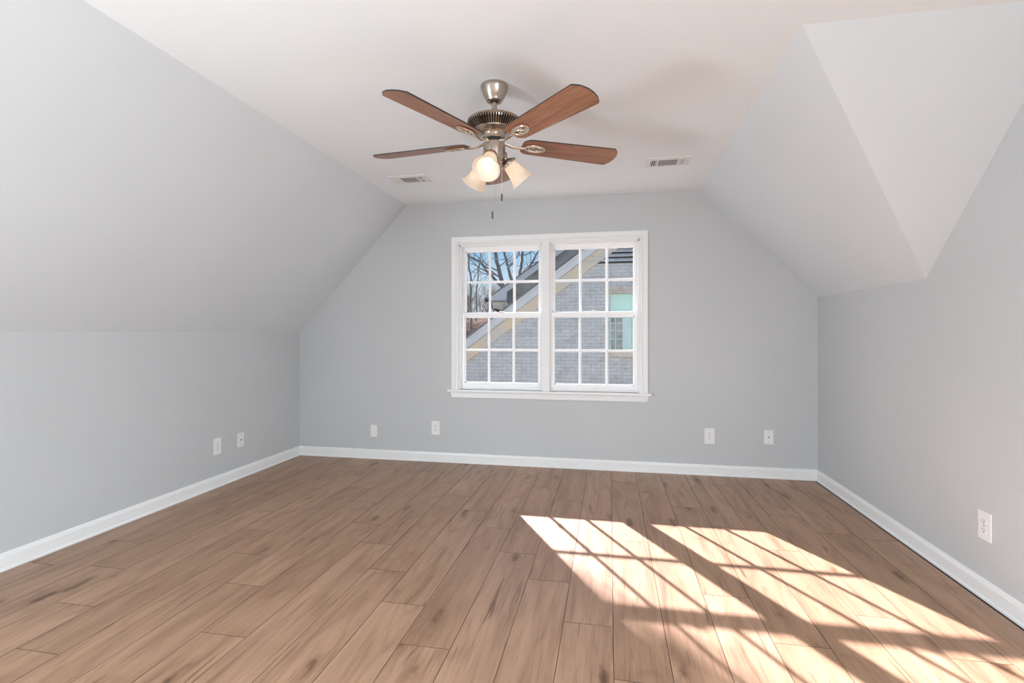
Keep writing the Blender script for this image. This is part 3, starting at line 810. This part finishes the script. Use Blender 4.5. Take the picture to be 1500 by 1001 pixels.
# ------------------------------------------------------------------ outside: bare trees
def limb(bm, p, d, L, r, lvl, R, maxl, spread=.6, up=.10, dens=1.0, seg=5, lo=.35):
    n_ = 5 if lvl < 2 else 4
    pts = [Vector(p)]; dd = Vector(d).normalized(); rr2 = [r]
    for i in range(n_):
        dd = (dd + Vector((R.uniform(-.16, .16), R.uniform(-.16, .16), R.uniform(-.08, .16) + up * .3))).normalized()
        pts.append(pts[-1] + dd * L / n_); rr2.append(r * (1 - .62 * (i + 1) / n_))
    tube(bm, pts, rr2, seg if lvl < 2 else 4, cap=False)
    if lvl >= maxl: return
    cnt = max(2, int((7 if lvl == 0 else 5) * dens))
    for k in range(cnt):
        t_ = R.uniform(.30, 1.0) if lvl else R.uniform(lo, 1.0)
        i = min(n_ - 1, int(t_ * n_)); f_ = t_ * n_ - i
        q = pts[i].lerp(pts[i + 1], f_); rq = rr2[i] * (1 - f_) + rr2[i + 1] * f_
        base = (pts[i + 1] - pts[i]).normalized()
        sd = Vector((R.uniform(-1, 1), R.uniform(-1, 1), R.uniform(-.3, .7)))
        sd = (sd - base * sd.dot(base)).normalized()
        nd = (base * (1 - spread * .5) + sd * spread * R.uniform(.7, 1.3) + Vector((0, 0, up))).normalized()
        limb(bm, q, nd, L * R.uniform(.42, .66), rq * R.uniform(.45, .68), lvl + 1, R, maxl, spread, up, dens, seg)

def px_pt(px, py, Y):
    s, c = math.sin(YAW), math.cos(YAW); a = (px - 750) / 742.64; b_ = (489.26 - py) / 742.64
    v = Vector((c * a - s, s * a + c, b_)); v *= Y / v.y; v.z += EYE; return v

def hero(label, seed, trunks, Y, subs=7, dens=1.0, group=None):
    """a tree whose main stems follow given paths; finer limbs grow from them"""
    R = random.Random(seed); p0 = px_pt(*trunks[0][0][0], Y); base = Vector((p0.x, Y, gh(p0.x, Y) - .2))
    r0 = empty('bare_tree', base); tag(r0, label, 'tree', group)
    bm = NB(); first = True
    for path, ra, rb in trunks:
        pts = [px_pt(a, b_, Y + (i * .25 - .3)) for i, (a, b_) in enumerate(path)]
        if first: pts = [base.copy()] + pts; first = False
        # smooth the path
        fine = []
        for i in range(len(pts) - 1):
            for s in range(3): fine.append(pts[i].lerp(pts[i + 1], s / 3) + Vector((R.uniform(-1, 1), R.uniform(-1, 1), 0)) * .03)
        fine.append(pts[-1]); N = len(fine); rad = [ra + (rb - ra) * i / (N - 1) for i in range(N)]
        tube(bm, fine, rad, 8, cap=False)
        L = sum((fine[i + 1] - fine[i]).length for i in range(N - 1))
        for k in range(subs):
            i = R.randrange(int(N * .25), N - 1); q = fine[i]; basev = (fine[i + 1] - fine[i]).normalized()
            sd = Vector((R.uniform(-1, 1), R.uniform(-.6, .6), R.uniform(-.2, .5))); sd = (sd - basev * sd.dot(basev)).normalized()
            limb(bm, q, basev * .45 + sd, R.uniform(.8, 1.9), rad[i] * .38, 1, R, 3, .65, .12, dens * .6)
    bmesh.ops.translate(bm, verts=bm.verts, vec=-base)
    obj('branches', bm, M['bark'], r0, recalc=False)
    return r0

hero('tall bare tree with thick leaning trunk, rising left of the gutter end', 3,
     [([(741, 452), (738, 428), (733, 405), (728, 384), (723, 360), (718, 330)], .13, .07),
      ([(737, 424), (724, 408), (712, 396), (704, 384), (690, 377), (676, 370)], .08, .03),
      ([(735, 410), (722, 399), (706, 387), (690, 378)], .04, .02)], 24, 4)
hero('bare tree with forked trunk, just above the far gable roof', 8,
     [([(756, 440), (752, 415), (746, 398), (743, 385), (738, 368), (732, 345)], .09, .04),
      ([(744, 394), (752, 384), (760, 372), (766, 352)], .04, .02)], 22, 5)
hero('bare tree with two straight steep stems behind the far gable roof', 15,
     [([(762, 430), (761, 404), (763, 388), (766, 368), (768, 340)], .09, .06),
      ([(762, 412), (772, 396), (781, 383), (788, 370), (798, 350)], .06, .03),
      ([(763, 408), (768, 396), (776, 388), (790, 382), (800, 378)], .03, .015)], 23, 4)
hero('thin bare tree with arching boughs at the left edge of the window view', 21,
     [([(690, 470), (690, 430), (689, 410), (687, 385), (684, 350)], .05, .03),
      ([(697, 470), (697, 430), (700, 405), (703, 385), (705, 350)], .035, .02)], 21, 5)

# the thicket behind: one small tree built once, copied
R = random.Random(99)
protos = []
for k in range(4):
    bm = NB(); R2 = random.Random(40 + k)
    limb(bm, (0, 0, 0), (R2.uniform(-.15, .15), 0, 1), 5.0, .09, 0, R2, 3, .75, .16, 1.15, 5, .06)
    r0 = empty('thicket_tree', (0, 0, 0)); o = obj('branches', bm, M['bark2'], r0, recalc=False); protos.append((r0, o))
spots = []
for k in range(4000):
    Y = R.uniform(30, 66); x = Y * R.uniform(-.34, -.11)
    if len(spots) < 84 and all((x - a) ** 2 + (Y - b_) ** 2 > (.041 * max(Y, b_)) ** 2 for a, b_ in spots): spots.append((x, Y))
for k, (x, Y) in enumerate(sorted(spots, key=lambda q: q[1])):
    r0, o = protos[k % 4]
    if k >= 4:
        r1 = r0.copy(); C.objects.link(r1); o1 = o.copy(); C.objects.link(o1); o1.parent = r1; r0 = r1
    r0.location = (x, Y, gh(x, Y) - .1); r0.rotation_euler = (0, 0, R.uniform(0, 6.28)); s = R.uniform(.34, .47) * Y / 42; r0.scale = (s, s, s)
    tag(r0, 'small brown bare tree in the thicket behind the house roofs', 'tree', 'bare trees of the thicket on the leafy bank')

# a tree left of the view whose boughs filter the sun onto the left half of the window
R = random.Random(5)
tgt = Vector((.24, 1.80, 0)) - SUN * 15.5
base = Vector((tgt.x - 2.6, tgt.y + .8, gh(tgt.x - 2.6, tgt.y + .8)))
r0 = empty('bare_tree', base); tag(r0, 'large bare tree left of the window view whose boughs shade the floor', 'tree')
bm = NB(); tube(bm, [base, base + Vector((.1, 0, 3)), base + Vector((.3, -.1, 6)), base + Vector((.5, -.2, 9.5))], [.30, .26, .2, .1], 8)
u1 = SUN.cross(Vector((0, 0, 1))).normalized(); u2 = SUN.cross(u1).normalized()
for k in range(16):      # a close clump of twigs
    q = tgt + u1 * R.uniform(-.22, .20) + u2 * R.uniform(-.12, .14) + SUN * R.uniform(-.4, .4)
    limb(bm, q, Vector((R.uniform(-1, 1), R.uniform(-1, 1), R.uniform(-.2, 1))), R.uniform(.30, .5), .022, 1, R, 3, .7, .05, 1.3)
for k in range(5):
    f0 = base + Vector((.3, -.1, 5.6 + k * .4)); q = tgt + u1 * R.uniform(-.2, .1) + u2 * R.uniform(-.15, .15)
    tube(bm, [f0, f0.lerp(q, .5) + Vector((0, 0, .15)), q], [.06, .045, .02], 6)
bmesh.ops.translate(bm, verts=bm.verts, vec=-base); obj('branches', bm, M['bark'], r0, recalc=False)
